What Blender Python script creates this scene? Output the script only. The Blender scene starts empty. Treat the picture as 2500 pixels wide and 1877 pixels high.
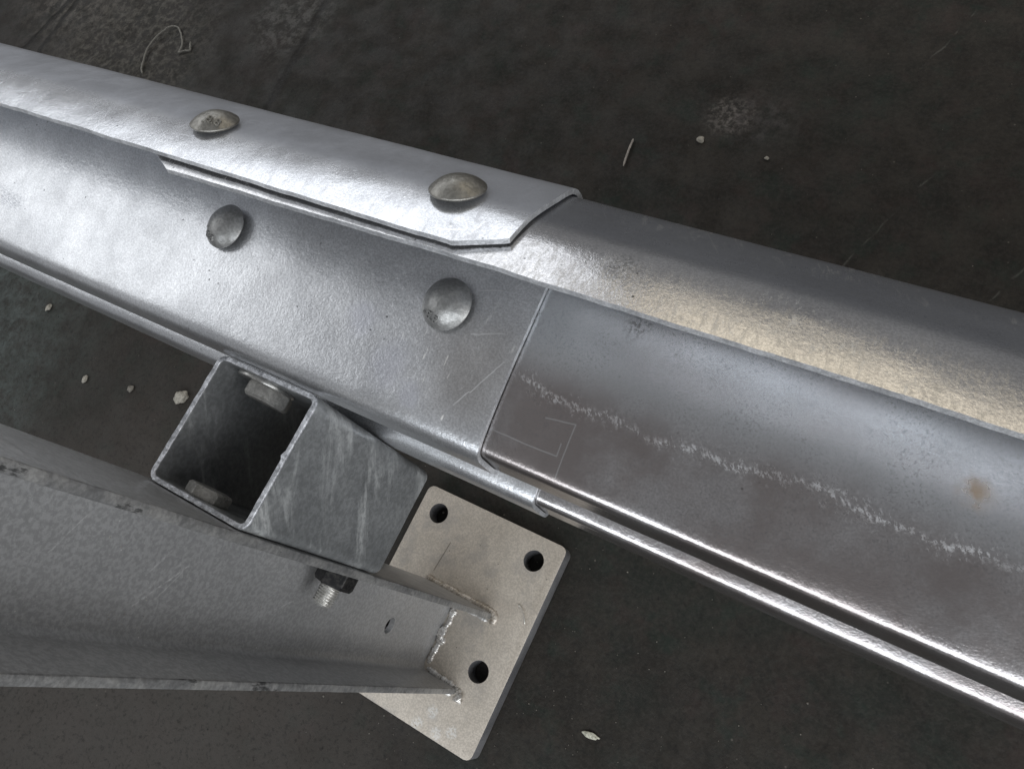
import bpy, bmesh, math, random
from mathutils import Vector, Matrix, noise as mnoise
random.seed(7)
SC = bpy.context.scene
COL = SC.collection
MM = 0.001
CAMH = 1105.0                      # camera height above the floor, mm

# ------------------------------------------------------------------ camera
cam_d = bpy.data.cameras.new("camera")
cam = bpy.data.objects.new("camera", cam_d); COL.objects.link(cam)
cam_d.sensor_width = 36.0
cam_d.lens = 26.93
cam_d.clip_start = 0.02; cam_d.clip_end = 200
Xr = Vector((0.85112944, -0.32847781, 0.4094887))     # world X, Y, Z written in camera axes
Yr = Vector((0.44019996, 0.87157828, -0.21581309))
Zr = Vector((-0.28601165, 0.36394179, 0.88642186))
M = Matrix((Xr, Yr, Zr)).to_4x4()
M.translation = Vector((0, 0, CAMH * MM))
cam.matrix_world = M
SC.camera = cam
SC.render.resolution_x = 1024; SC.render.resolution_y = 768

# ------------------------------------------------------------------ world and light
wd = bpy.data.worlds.new("World"); SC.world = wd; wd.use_nodes = True
bg = wd.node_tree.nodes["Background"]
bg.inputs[0].default_value = (0.96, 0.97, 1.0, 1); bg.inputs[1].default_value = 0.235

def area(name, loc, target, sx, sy, energy, col):
    l = bpy.data.lights.new(name, 'AREA'); l.shape = 'RECTANGLE'
    l.size = sx; l.size_y = sy; l.energy = energy; l.color = col
    o = bpy.data.objects.new(name, l); COL.objects.link(o)
    o.location = loc
    d = Vector(target) - Vector(loc)
    o.rotation_euler = d.to_track_quat('-Z', 'Y').to_euler()
    return o
area("doorway_light", (-4.0, 0.15, 3.1), (-0.6, 0.1, 0.65), 3.5, 1.9, 33, (0.95, 0.975, 1.0))
area("side_window_light", (-3.9, 3.7, 2.98), (-0.6, 0.1, 0.65), 4.2, 1.4, 42, (0.93, 0.96, 1.0))
area("warm_window_light", (0.6, 3.7, 3.24), (-0.2, 0.1, 0.65), 4.6, 1.1, 21, (1.0, 0.87, 0.64))
area("rear_window_light", (0.9, -2.9, 3.3), (-0.1, 0.0, 0.65), 6.5, 1.4, 145, (0.90, 0.95, 1.0))
area("side_fill_light", (3.8, -1.0, 1.7), (-0.3, -0.1, 0.5), 3.0, 2.2, 72, (0.98, 0.99, 1.0))  # added fill lamp, brightens the post web and the tube's side face

SC.view_settings.view_transform = 'Standard'
SC.view_settings.look = 'None'
SC.view_settings.exposure = 0.0
SC.view_settings.gamma = 1.0
SC.cycles.max_bounces = 8

# ------------------------------------------------------------------ object helpers
def put(name, me, mat=None, parent=None, smooth=True, loc=None):
    o = bpy.data.objects.new(name, me); COL.objects.link(o)
    if mat is not None:
        me.materials.append(mat)
    if smooth:
        for p in me.polygons: p.use_smooth = True
    if parent is not None: o.parent = parent
    if loc is not None: o.location = loc
    return o

def from_bm(name, bm, mat, parent=None, smooth=False, angle=None):
    me = bpy.data.meshes.new(name)
    bmesh.ops.recalc_face_normals(bm, faces=bm.faces)
    bm.to_mesh(me); bm.free()
    o = put(name, me, mat, parent, smooth=smooth or angle is not None)
    if angle is not None:
        me.set_sharp_from_angle(angle=math.radians(angle))
    return o

def pydata(name, vs, fs, mat, parent=None, smooth=True, angle=None):
    me = bpy.data.meshes.new(name)
    me.from_pydata(vs, [], fs); me.update()
    o = put(name, me, mat, parent, smooth)
    if angle is not None:
        me.set_sharp_from_angle(angle=math.radians(angle))
    return o

def tag(o, label, cat, group=None, kind=None):
    o['label'] = label; o['category'] = cat
    if group: o['group'] = group
    if kind: o['kind'] = kind

def W(x, y, h):          # x, y in mm, h = mm below the camera -> metres in the world
    return Vector((x * MM, y * MM, (CAMH - h) * MM))

# ------------------------------------------------------------------ shader helper
class N:
    def __init__(s, name):
        s.m = bpy.data.materials.new(name); s.m.use_nodes = True
        s.t = s.m.node_tree; s.t.nodes.clear()
        s.out = s.t.nodes.new('ShaderNodeOutputMaterial')
        s.b = s.t.nodes.new('ShaderNodeBsdfPrincipled')
        s.t.links.new(s.b.outputs[0], s.out.inputs[0])
        s.tc = s.t.nodes.new('ShaderNodeNewGeometry').outputs['Position']
    def _in(s, sock, v):
        if isinstance(v, bpy.types.NodeSocket): s.t.links.new(v, sock)
        elif v is not None: sock.default_value = v
    def math(s, op, a, b=None, c=None, clamp=False):
        n = s.t.nodes.new('ShaderNodeMath'); n.operation = op; n.use_clamp = clamp
        s._in(n.inputs[0], a)
        if b is not None: s._in(n.inputs[1], b)
        if c is not None: s._in(n.inputs[2], c)
        return n.outputs[0]
    def noise(s, scale, detail=4, rough=0.55, vec=None, dist=0.0, out=0):
        n = s.t.nodes.new('ShaderNodeTexNoise')
        s._in(n.inputs['Vector'], vec if vec is not None else s.tc)
        n.inputs['Scale'].default_value = scale; n.inputs['Detail'].default_value = detail
        n.inputs['Roughness'].default_value = rough; n.inputs['Distortion'].default_value = dist
        return n.outputs[out]
    def voro(s, scale, feature='F1', vec=None, rnd=1.0):
        n = s.t.nodes.new('ShaderNodeTexVoronoi'); n.feature = feature
        s._in(n.inputs['Vector'], vec if vec is not None else s.tc)
        n.inputs['Scale'].default_value = scale
        n.inputs['Randomness'].default_value = rnd
        return n.outputs['Distance']
    def ramp(s, v, lo, hi, a=0.0, b=1.0):
        n = s.t.nodes.new('ShaderNodeMapRange'); n.clamp = True; n.interpolation_type = 'SMOOTHSTEP'
        s._in(n.inputs[0], v); n.inputs[1].default_value = lo; n.inputs[2].default_value = hi
        n.inputs[3].default_value = a; n.inputs[4].default_value = b
        return n.outputs[0]
    def mix(s, f, a, b):
        n = s.t.nodes.new('ShaderNodeMix'); n.data_type = 'RGBA'
        s._in(n.inputs[0], f)
        s._in(n.inputs[6], a if isinstance(a, bpy.types.NodeSocket) else tuple(a) + (1,))
        s._in(n.inputs[7], b if isinstance(b, bpy.types.NodeSocket) else tuple(b) + (1,))
        return n.outputs[2]
    def map(s, loc=(0, 0, 0), rot=(0, 0, 0), scale=(1, 1, 1)):
        n = s.t.nodes.new('ShaderNodeMapping')
        s._in(n.inputs[0], s.tc)
        n.inputs[1].default_value = loc; n.inputs[2].default_value = rot; n.inputs[3].default_value = scale
        return n.outputs[0]
    def map2(s, rot=(0, 0, 0), scale=(1, 1, 1)):
        n = s.t.nodes.new('ShaderNodeMapping'); n.vector_type = 'TEXTURE'
        s._in(n.inputs[0], s.tc)
        n.inputs[2].default_value = rot; n.inputs[3].default_value = tuple(1.0 / v for v in scale)
        return n.outputs[0]
    def xyz(s, v=None):
        n = s.t.nodes.new('ShaderNodeSeparateXYZ'); s._in(n.inputs[0], v if v is not None else s.tc)
        return n.outputs
    def comb(s, x, y, z):
        n = s.t.nodes.new('ShaderNodeCombineXYZ')
        for i, v in enumerate((x, y, z)): s._in(n.inputs[i], v)
        return n.outputs[0]
    def warp(s, scale, amt, vec=None):
        c = s.noise(scale, 3, 0.6, vec, out=1)
        n = s.t.nodes.new('ShaderNodeVectorMath'); n.operation = 'MULTIPLY_ADD'
        s._in(n.inputs[0], c); n.inputs[1].default_value = (amt,) * 3
        base = vec if vec is not None else s.tc
        s._in(n.inputs[2], base)
        n2 = s.t.nodes.new('ShaderNodeVectorMath'); n2.operation = 'SUBTRACT'
        s._in(n2.inputs[0], n.outputs[0]); n2.inputs[1].default_value = (amt / 2,) * 3
        return n2.outputs[0]
    def seg(s, p, q, vec=None):
        """distance in metres from the surface point (x, y) to the segment p-q given in mm"""
        v = s.xyz(vec)
        px, py = p[0] * MM, p[1] * MM; dx, dy = q[0] * MM - px, q[1] * MM - py
        L2 = dx * dx + dy * dy
        ax = s.math('SUBTRACT', v[0], px); ay = s.math('SUBTRACT', v[1], py)
        t = s.math('DIVIDE', s.math('ADD', s.math('MULTIPLY', ax, dx), s.math('MULTIPLY', ay, dy)), L2, clamp=True)
        ex = s.math('SUBTRACT', ax, s.math('MULTIPLY', t, dx)); ey = s.math('SUBTRACT', ay, s.math('MULTIPLY', t, dy))
        return s.math('SQRT', s.math('ADD', s.math('MULTIPLY', ex, ex), s.math('MULTIPLY', ey, ey)))
    def poly(s, pts, vec=None):
        d = None
        for a, b in zip(pts[:-1], pts[1:]):
            e = s.seg(a, b, vec)
            d = e if d is None else s.math('MINIMUM', d, e)
        return d
    def spot(s, p, vec=None):
        v = s.xyz(vec)
        ax = s.math('SUBTRACT', v[0], p[0] * MM); ay = s.math('SUBTRACT', v[1], p[1] * MM)
        return s.math('SQRT', s.math('ADD', s.math('MULTIPLY', ax, ax), s.math('MULTIPLY', ay, ay)))
    def addull(s, k):
        s.dull = k if s.dull is None else s.math('MAXIMUM', s.dull, k)
    def bump(s, h, strength, dist, prev=None):
        n = s.t.nodes.new('ShaderNodeBump')
        s._in(n.inputs['Strength'], strength); n.inputs['Distance'].default_value = dist
        s._in(n.inputs['Height'], h)
        if prev is not None: s._in(n.inputs['Normal'], prev)
        return n.outputs[0]
    def done(s, col, rough, metal, normal=None):
        s._in(s.b.inputs['Base Color'], col if isinstance(col, bpy.types.NodeSocket) else tuple(col) + (1,))
        s._in(s.b.inputs['Roughness'], rough); s._in(s.b.inputs['Metallic'], metal)
        if normal is not None: s._in(s.b.inputs['Normal'], normal)
        return s.m

def zinc(name, dark, light, r0, r1, metal, grain=0.35, gscale=420, spots=True, extra=None, blot=9, pitted=0.0, waves=0.15):
    """hot-dip galvanised steel: cloudy grey zinc, fine orange-peel skin, pin-holes, drag marks"""
    n = N(name)
    cloud = n.noise(blot, 6, 0.62, dist=0.4)
    cloud2 = n.noise(blot * 4.3, 5, 0.6)
    c = n.mix(n.ramp(n.math('ADD', n.math('MULTIPLY', cloud, 0.7), n.math('MULTIPLY', cloud2, 0.3)), 0.38, 0.62), dark, light)
    rg = n.ramp(n.noise(blot * 2.1, 5, 0.65), 0.35, 0.68, r0, r1)
    g1 = n.noise(gscale, 3, 0.6); g2 = n.noise(gscale * 0.36, 3, 0.6)
    wv = n.noise(26, 2, 0.5)
    speck = n.ramp(n.noise(gscale * 0.9, 2, 0.7), 0.40, 0.62, 0.86, 1.1)
    mul = n.t.nodes.new('ShaderNodeVectorMath'); mul.operation = 'SCALE'
    n._in(mul.inputs[0], c); n._in(mul.inputs['Scale'], speck); c = mul.outputs[0]
    if spots:
        d = n.voro(95)
        sel = n.ramp(n.noise(37, 2, 0.5), 0.5, 0.62)
        pin = n.math('MULTIPLY', n.ramp(d, 0.055, 0.10, 1, 0), sel)
        c = n.mix(n.math('MULTIPLY', pin, 0.8), c, (0.02, 0.02, 0.02))
    n.dull = None; n.gmul = None
    if extra: c, rg = extra(n, c, rg)
    if n.dull is not None:
        rg = n.math('ADD', rg, n.math('MULTIPLY', n.dull, 0.25))
        metal = n.math('MULTIPLY', n.math('SUBTRACT', 1.0, n.dull, clamp=True), metal)
    nb = n.bump(wv, waves, 0.006)
    h = n.math('ADD', n.math('MULTIPLY', g1, 0.4), n.math('MULTIPLY', g2, 0.8))
    nb = n.bump(h, grain if n.gmul is None else n.math('MULTIPLY', n.gmul, grain), 0.0007, nb)
    if pitted > 0:
        p = n.ramp(n.voro(260), 0.12, 0.3, 0, 1)
        nb = n.bump(n.math('MULTIPLY', p, n.ramp(n.noise(14, 3), 0.4, 0.6)), pitted, 0.0005, nb)
    return n.done(c, rg, metal, nb)

# ------------------------------------------------------------------ materials
def ex_left(n, c, rg):
    # faint feathered pull marks in the zinc and dirt by the lap
    v = n.warp(60, 0.012)
    st = n.ramp(n.poly([(-1010, 128), (-900, 118), (-820, 104), (-740, 98)], v), 0.0, 0.012, 1, 0)
    fine = n.noise(260, 3, 0.7, n.map(rot=(0, 0, 0.9), scale=(1, 6, 1)))
    c = n.mix(n.math('MULTIPLY', st, n.ramp(fine, 0.45, 0.6)), c, (0.30, 0.31, 0.34))
    # worn patch with little upright ticks before the lap
    m = n.ramp(n.spot((-245, 95), n.warp(30, 0.03)), 0.015, 0.075, 1, 0)
    tick = n.ramp(n.noise(330, 2, 0.5, n.map(rot=(0, 0, 0.35), scale=(1.0, 0.13, 1))), 0.68, 0.74)
    k = n.math('MULTIPLY', m, tick); n.addull(n.math('MULTIPLY', k, 0.6))
    c = n.mix(n.math('MULTIPLY', k, 0.8), c, (0.85, 0.84, 0.8))
    br = n.ramp(n.spot((-235, 108), n.warp(14, 0.05)), 0.01, 0.06, 0.45, 0)
    c = n.mix(br, c, (0.26, 0.225, 0.19))
    # pale clouds
    for p, r in (((-296, 90), 0.022), ((-272, 76), 0.014), ((-330, 112), 0.018)):
        k = n.ramp(n.spot(p, n.warp(45, 0.02)), r * 0.3, r, 0.5, 0)
        c = n.mix(k, c, (0.70, 0.71, 0.78))
    x, y, z = n.xyz()
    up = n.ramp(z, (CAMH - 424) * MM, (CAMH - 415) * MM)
    st = n.ramp(n.noise(120, 5, 0.7, n.map2(rot=(0, 0, 0.1), scale=(1, 0.3, 0.3)), dist=0.8), 0.52, 0.64)
    rg = n.math('ADD', rg, n.math('MULTIPLY', up, n.math('SUBTRACT', n.math('MULTIPLY', st, 0.06), 0.13)))
    c = n.mix(n.math('MULTIPLY', n.math('MULTIPLY', st, up), 0.3), c, (0.50, 0.50, 0.52))
    n.gmul = n.math('SUBTRACT', 1.0, n.math('MULTIPLY', up, 0.6))
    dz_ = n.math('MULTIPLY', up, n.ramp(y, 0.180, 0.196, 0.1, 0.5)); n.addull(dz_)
    c = n.mix(n.math('MULTIPLY', dz_, 1.7, clamp=True), c, (0.43, 0.45, 0.50))  # even grey of what the far slope reflects, put into the colour
    # scratches round the bolt
    for a, b in (((-228, 92), (-214, 118)), ((-236, 80), (-229, 92)), ((-245, 128), (-222, 136)), ((-253, 158), (-236, 163))):
        k = n.ramp(n.seg(a, b, n.warp(120, 0.002)), 0.0002, 0.0006, 0.7, 0)
        c = n.mix(k, c, (0.85, 0.85, 0.85))
    return c, rg

def ex_right(n, c, rg):
    x, y, z = n.xyz()
    low = n.ramp(z, (CAMH - 424) * MM, (CAMH - 430) * MM)            # only the recessed inner face
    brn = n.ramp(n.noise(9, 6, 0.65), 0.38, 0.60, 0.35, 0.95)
    sheen = n.ramp(n.math('ADD', y, n.math('MULTIPLY', n.noise(12, 4), 0.02)), 0.118, 0.160)
    brn = n.math('MULTIPLY', brn, n.math('SUBTRACT', 1.0, sheen))
    c = n.mix(n.math('MULTIPLY', brn, low), c, (0.33, 0.295, 0.285))  # brown mottling, deepened to carry the dark ceiling reflected here
    c = n.mix(n.math('MULTIPLY', n.math('MULTIPLY', sheen, low), 0.85), c, (0.76, 0.79, 0.82))  # reflected sheen below the top fold, painted as a paler base colour
    red = n.ramp(n.noise(11, 4, 0.6, n.map(loc=(3, 1, 0))), 0.58, 0.72, 0, 0.4)
    c = n.mix(n.math('MULTIPLY', red, n.math('MULTIPLY', low, n.ramp(x, 0.0, 0.12))), c, (0.23, 0.12, 0.12))
    brn = None
    # salt and pepper bloom
    sp = n.math('MULTIPLY', n.ramp(n.noise(700, 2, 0.6), 0.55, 0.64), n.ramp(n.noise(24, 3), 0.4, 0.6, 0.25, 0.8))
    c = n.mix(n.math('MULTIPLY', n.math('MULTIPLY', sp, low), 0.45), c, (0.22, 0.22, 0.225))
    # white zinc run along the beam
    v = n.warp(34, 0.016, n.warp(240, 0.007))
    d = n.poly([(-196, 114), (-174, 109), (-137, 112), (-108, 109), (-66, 111), (-15, 115), (22, 112), (56, 109), (90, 113), (150, 116), (260, 110)], v)
    fl = n.noise(520, 4, 0.75, n.map2(rot=(0, 0, 0.7), scale=(1, 0.45, 1)))
    dens = n.ramp(n.noise(30, 4, 0.65), 0.36, 0.62, 0.0, 1.0)
    k1 = n.math('MULTIPLY', n.math('MULTIPLY', n.ramp(d, 0.0, 0.0034, 1, 0), n.ramp(fl, 0.47, 0.56)), n.math('ADD', n.math('MULTIPLY', dens, 0.55), 0.5))
    k2 = n.math('MULTIPLY', n.math('MULTIPLY', n.ramp(d, 0.001, 0.012, 1, 0), n.ramp(fl, 0.56, 0.62)), n.math('MULTIPLY', dens, 0.6))
    k = n.math('MAXIMUM', k1, k2)
    c = n.mix(n.math('MULTIPLY', n.math('MULTIPLY', k, low), n.ramp(n.noise(600, 3, 0.7), 0.36, 0.6, 0.12, 0.62)), c, (0.60, 0.61, 0.62))
    n.addull(n.math('MULTIPLY', n.math('MULTIPLY', k, low), 0.6))
    # rust spot
    rs = n.ramp(n.spot((61, 141), n.warp(90, 0.012)), 0.0, 0.014, 0.9, 0)
    rs = n.math('MULTIPLY', n.math('MULTIPLY', rs, low), n.ramp(n.noise(90, 4), 0.35, 0.6, 0.2, 0.8))
    c = n.mix(rs, c, (0.32, 0.19, 0.07)); n.addull(n.math('MULTIPLY', rs, 0.6))
    # scribed lines
    for pts in ([(-207, 76.5), (-180, 76.0), (-157.6, 76.4), (-157.9, 84.6)], [(-174, 96), (-153.6, 98.8), (-153.6, 64.5)]):
        k = n.ramp(n.poly(pts, n.warp(40, 0.001)), 0.0002, 0.0006, 0.65, 0)
        c = n.mix(n.math('MULTIPLY', k, low), c, (0.6, 0.6, 0.6))
    # dirt trapped along the lap edge
    dl = n.ramp(n.math('ADD', x, n.math('MULTIPLY', n.noise(300, 3, 0.7), 0.006)), -0.2062, -0.2030, 1, 0)
    blotch = n.ramp(n.noise(170, 3, 0.6), 0.46, 0.56)
    k = n.math('MULTIPLY', n.math('MULTIPLY', dl, low), blotch); n.addull(k)
    c = n.mix(k, c, (0.03, 0.022, 0.018))
    # a fingerprint-sized grey smudge
    sm = n.ramp(n.spot((-142, 172), n.warp(60, 0.015)), 0.002, 0.014, 0.6, 0)
    c = n.mix(n.math('MULTIPLY', sm, n.ramp(n.noise(500, 2), 0.45, 0.6)), c, (0.13, 0.13, 0.12))
    # scuffed zinc flakes on the outer slope
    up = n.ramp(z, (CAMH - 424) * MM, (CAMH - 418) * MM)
    f1 = n.ramp(n.noise(150, 6, 0.75, n.map(rot=(0, 0, 0.5), scale=(1.6, 0.5, 1)), dist=1.2), 0.56, 0.63)
    m1 = n.ramp(n.noise(16, 3), 0.42, 0.6, 0.1, 0.8)
    k = n.math('MULTIPLY', n.math('MULTIPLY', f1, m1), n.math('MULTIPLY', up, 0.6)); n.addull(n.math('MULTIPLY', k, 0.7))
    c = n.mix(k, c, (0.66, 0.65, 0.62))
    # the outer slope is smoother, with strokes across it near its free edge
    st = n.ramp(n.noise(260, 5, 0.72, n.map2(rot=(0, 0, 0.12), scale=(1, 0.3, 0.3)), dist=1.0), 0.46, 0.64)
    st = n.math('MULTIPLY', st, n.ramp(y, 0.188, 0.170, 0.15, 1))
    rg = n.math('ADD', rg, n.math('MULTIPLY', up, n.math('SUBTRACT', n.math('MULTIPLY', st, 0.09), 0.06)))
    c = n.mix(n.math('MULTIPLY', n.math('MULTIPLY', st, up), 0.22), c, (0.40, 0.39, 0.36))
    n.gmul = n.math('SUBTRACT', 1.0, n.math('MULTIPLY', up, 0.4))
    late = []
    fe = n.noise(210, 5, 0.75, n.map2(rot=(0, 0, 0.45), scale=(1, 0.28, 0.28)), dist=1.4)
    for (y0_, y1_, y2_, y3_, am) in ((0.206, 0.219, 0.232, 0.24, 0.55), (0.168, 0.180, 0.184, 0.196, 0.4)):
        band_ = n.math('MULTIPLY', n.ramp(y, y0_, y1_), n.ramp(y, y3_, y2_))
        late.append(n.math('MULTIPLY', n.math('MULTIPLY', n.math('MULTIPLY', band_, up), n.ramp(fe, 0.53, 0.62)), n.math('MULTIPLY', n.ramp(n.noise(28, 3), 0.38, 0.6, 0.15, 1), am)))
    thin = n.noise(40, 2, 0.5, n.map2(rot=(0, 0, 0.5), scale=(1, 0.12, 0.12)), dist=0.8)
    late.append(n.math('MULTIPLY', n.math('MULTIPLY', up, n.ramp(n.math('ABSOLUTE', n.math('SUBTRACT', thin, 0.5)), 0.006, 0.0, 0, 0.35)), n.ramp(n.noise(14, 2), 0.5, 0.6)))
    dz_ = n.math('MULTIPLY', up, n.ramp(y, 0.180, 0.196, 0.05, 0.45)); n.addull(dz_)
    c = n.mix(n.math('MULTIPLY', dz_, 1.9, clamp=True), c, (0.165, 0.175, 0.20))  # dim blue-grey reflection painted onto the far part of the slope
    for k_ in late: c = n.mix(k_, c, (0.42, 0.42, 0.42))
    return c, rg

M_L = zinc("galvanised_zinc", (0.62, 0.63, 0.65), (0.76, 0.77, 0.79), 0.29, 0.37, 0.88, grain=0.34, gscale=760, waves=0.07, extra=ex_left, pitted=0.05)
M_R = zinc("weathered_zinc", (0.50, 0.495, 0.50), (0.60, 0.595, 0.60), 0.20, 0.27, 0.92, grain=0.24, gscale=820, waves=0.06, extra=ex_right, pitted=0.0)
M_CUT = zinc("cut_edge_zinc", (0.55, 0.56, 0.58), (0.80, 0.81, 0.83), 0.3, 0.5, 0.6, grain=1.0, gscale=700, spots=False, blot=60)

def ex_tube(n, c, rg):
    # drag marks running down the side face
    v = n.map(rot=(0, 0, 0), scale=(1, 5.5, 1.6))
    s_ = n.noise(30, 6, 0.7, n.map2(rot=(-0.75, 0, 0), scale=(1, 1, 0.16)), dist=0.5)
    k = n.ramp(s_, 0.48, 0.66)
    f = n.ramp(n.noise(420, 3, 0.7, n.map2(rot=(-0.75, 0, 0), scale=(1, 1, 0.4))), 0.3, 0.6, 0.25, 1)
    k = n.math('MULTIPLY', n.math('MULTIPLY', k, f), 0.62); n.addull(k)
    c = n.mix(k, c, (0.60, 0.61, 0.60))
    return c, rg
M_TUBE = zinc("dull_tube_zinc", (0.20, 0.207, 0.21), (0.30, 0.307, 0.31), 0.34, 0.48, 0.35, grain=1.0, gscale=260, spots=False, extra=ex_tube)
M_RIM = zinc("sawn_rim_zinc", (0.28, 0.285, 0.30), (0.62, 0.63, 0.66), 0.32, 0.5, 0.45, grain=1.0, gscale=520, spots=False, blot=150)

def ex_post(n, c, rg):
    v = n.warp(200, 0.002)
    for (p, q, wdt, a) in ((2, 0, 0, 0),):
        pass
    k = n.ramp(n.voro(150), 0.05, 0.11, 1, 0)
    k = n.math('MULTIPLY', k, n.ramp(n.noise(19, 3), 0.5, 0.66))
    c = n.mix(n.math('MULTIPLY', k, 0.8), c, (0.75, 0.74, 0.72))
    st = n.ramp(n.noise(60, 4, 0.7, n.map(rot=(0.7, 0, 0), scale=(1, 7, 1))), 0.64, 0.72)
    st = n.math('MULTIPLY', st, n.ramp(n.noise(9, 2), 0.52, 0.64))
    c = n.mix(n.math('MULTIPLY', st, 0.35), c, (0.6, 0.6, 0.6))
    return c, rg
def ex_post2(n, c, rg):
    c, rg = ex_post(n, c, rg)
    x, y, z = n.xyz()
    v = n.warp(60, 0.003, n.comb(y, z, 0.0))
    face = n.ramp(x, -0.4255, -0.4235)
    for (a, b, w_, s_) in (((-108.3, 583), (-145.6, 617), 0.0011, 0.5), ((-111.4, 585), (-138, 598), 0.0007, 0.45), ((-99.9, 610), (-121, 621), 0.0012, 0.35),
                           ((-104, 590), (-140, 618), 0.003, 0.18), ((-118, 420), (-135, 452), 0.0012, 0.3), ((-90, 700), (-120, 712), 0.0008, 0.35)):
        k = n.math('MULTIPLY', n.math('MULTIPLY', n.ramp(n.seg(a, b, v), w_ * 0.2, w_, s_, 0), face), n.ramp(n.noise(200, 3, 0.7), 0.35, 0.6))
        c = n.mix(k, c, (0.72, 0.72, 0.71)); n.addull(k)
    return c, rg
M_POST = zinc("post_zinc", (0.37, 0.37, 0.372), (0.405, 0.405, 0.407), 0.30, 0.40, 0.38, grain=1.0, gscale=300, spots=False, extra=ex_post2)

def ex_edge(n, c, rg):
    k = n.ramp(n.noise(48, 6, 0.75, n.map(scale=(1, 1, 0.3))), 0.60, 0.66)
    c = n.mix(n.math('MULTIPLY', k, 0.85), c, (0.05, 0.05, 0.05))
    return c, rg
M_EDGE = zinc("rolled_edge_zinc", (0.24, 0.24, 0.24), (0.38, 0.375, 0.365), 0.4, 0.55, 0.5, grain=1.0, gscale=300, spots=False, extra=ex_edge, blot=40)

def ex_plate(n, c, rg):
    k = n.ramp(n.noise(22, 5, 0.65), 0.5, 0.68, 0, 0.5)
    c = n.mix(k, c, (0.33, 0.31, 0.29))
    for a, b, wd_, s_ in (((-469.7, 0.7), (-474, -46), 0.0012, 0.75),):
        c = n.mix(n.ramp(n.seg(a, b, n.warp(90, 0.001)), wd_ * 0.3, wd_, s_, 0), c, (0.13, 0.11, 0.09))
    for a in ((-394, -237), (-362, -236), (-342, -224), (-380, -214)):
        c = n.mix(n.math('MULTIPLY', n.ramp(n.spot(a, n.warp(60, 0.008)), 0.006, 0.010, 0.5, 0), n.ramp(n.noise(300, 3), 0.42, 0.55)), c, (0.72, 0.72, 0.70))
    wl = n.ramp(n.seg((-480, -50), (-352, -50), n.warp(40, 0.01)), 0.006, 0.03, 0.4, 0)
    c = n.mix(n.math('MULTIPLY', wl, 0.5), c, (0.34, 0.29, 0.24))
    return c, rg
M_PLATE = zinc("plate_zinc", (0.50, 0.45, 0.385), (0.56, 0.505, 0.435), 0.5, 0.62, 0.30, grain=0.35, gscale=500, extra=ex_plate, blot=14)
M_PLSIDE = zinc("plate_side_zinc", (0.20, 0.20, 0.21), (0.34, 0.34, 0.35), 0.4, 0.5, 0.6, grain=0.7, spots=False)
M_WELD = zinc("weld_zinc", (0.50, 0.47, 0.43), (0.88, 0.87, 0.85), 0.25, 0.45, 0.6, grain=0.9, gscale=260, spots=False, blot=70)
M_WELDB = zinc("brown_weld_zinc", (0.36, 0.315, 0.26), (0.60, 0.55, 0.49), 0.35, 0.5, 0.45, grain=0.9, gscale=260, spots=False, blot=60)
M_HEAD = zinc("bolt_head_zinc", (0.30, 0.30, 0.294), (0.34, 0.338, 0.33), 0.36, 0.44, 0.72, grain=0.5, gscale=520, spots=False, blot=120)
M_HEADW = zinc("warm_bolt_zinc", (0.255, 0.245, 0.222), (0.30, 0.29, 0.265), 0.38, 0.48, 0.8, grain=0.7, gscale=420, spots=False, blot=120, pitted=0.3)
M_HEX = zinc("hex_bolt_zinc", (0.24, 0.235, 0.22), (0.36, 0.35, 0.33), 0.42, 0.58, 0.3, grain=0.9, gscale=420, spots=False, blot=110)
M_WASH = zinc("washer_zinc", (0.40, 0.395, 0.38), (0.60, 0.59, 0.57), 0.3, 0.4, 0.8, grain=0.4, spots=False)
M_BLACK = N("black_oxide_steel")
M_BLACK = M_BLACK.done(M_BLACK.mix(M_BLACK.ramp(M_BLACK.noise(300, 4), 0.4, 0.66), (0.012, 0.012, 0.013), (0.045, 0.043, 0.04)), 0.5, 0.4)
M_THR = zinc("thread_zinc", (0.50, 0.49, 0.46), (0.72, 0.71, 0.68), 0.3, 0.45, 0.6, grain=0.4, spots=False, blot=80)

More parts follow.
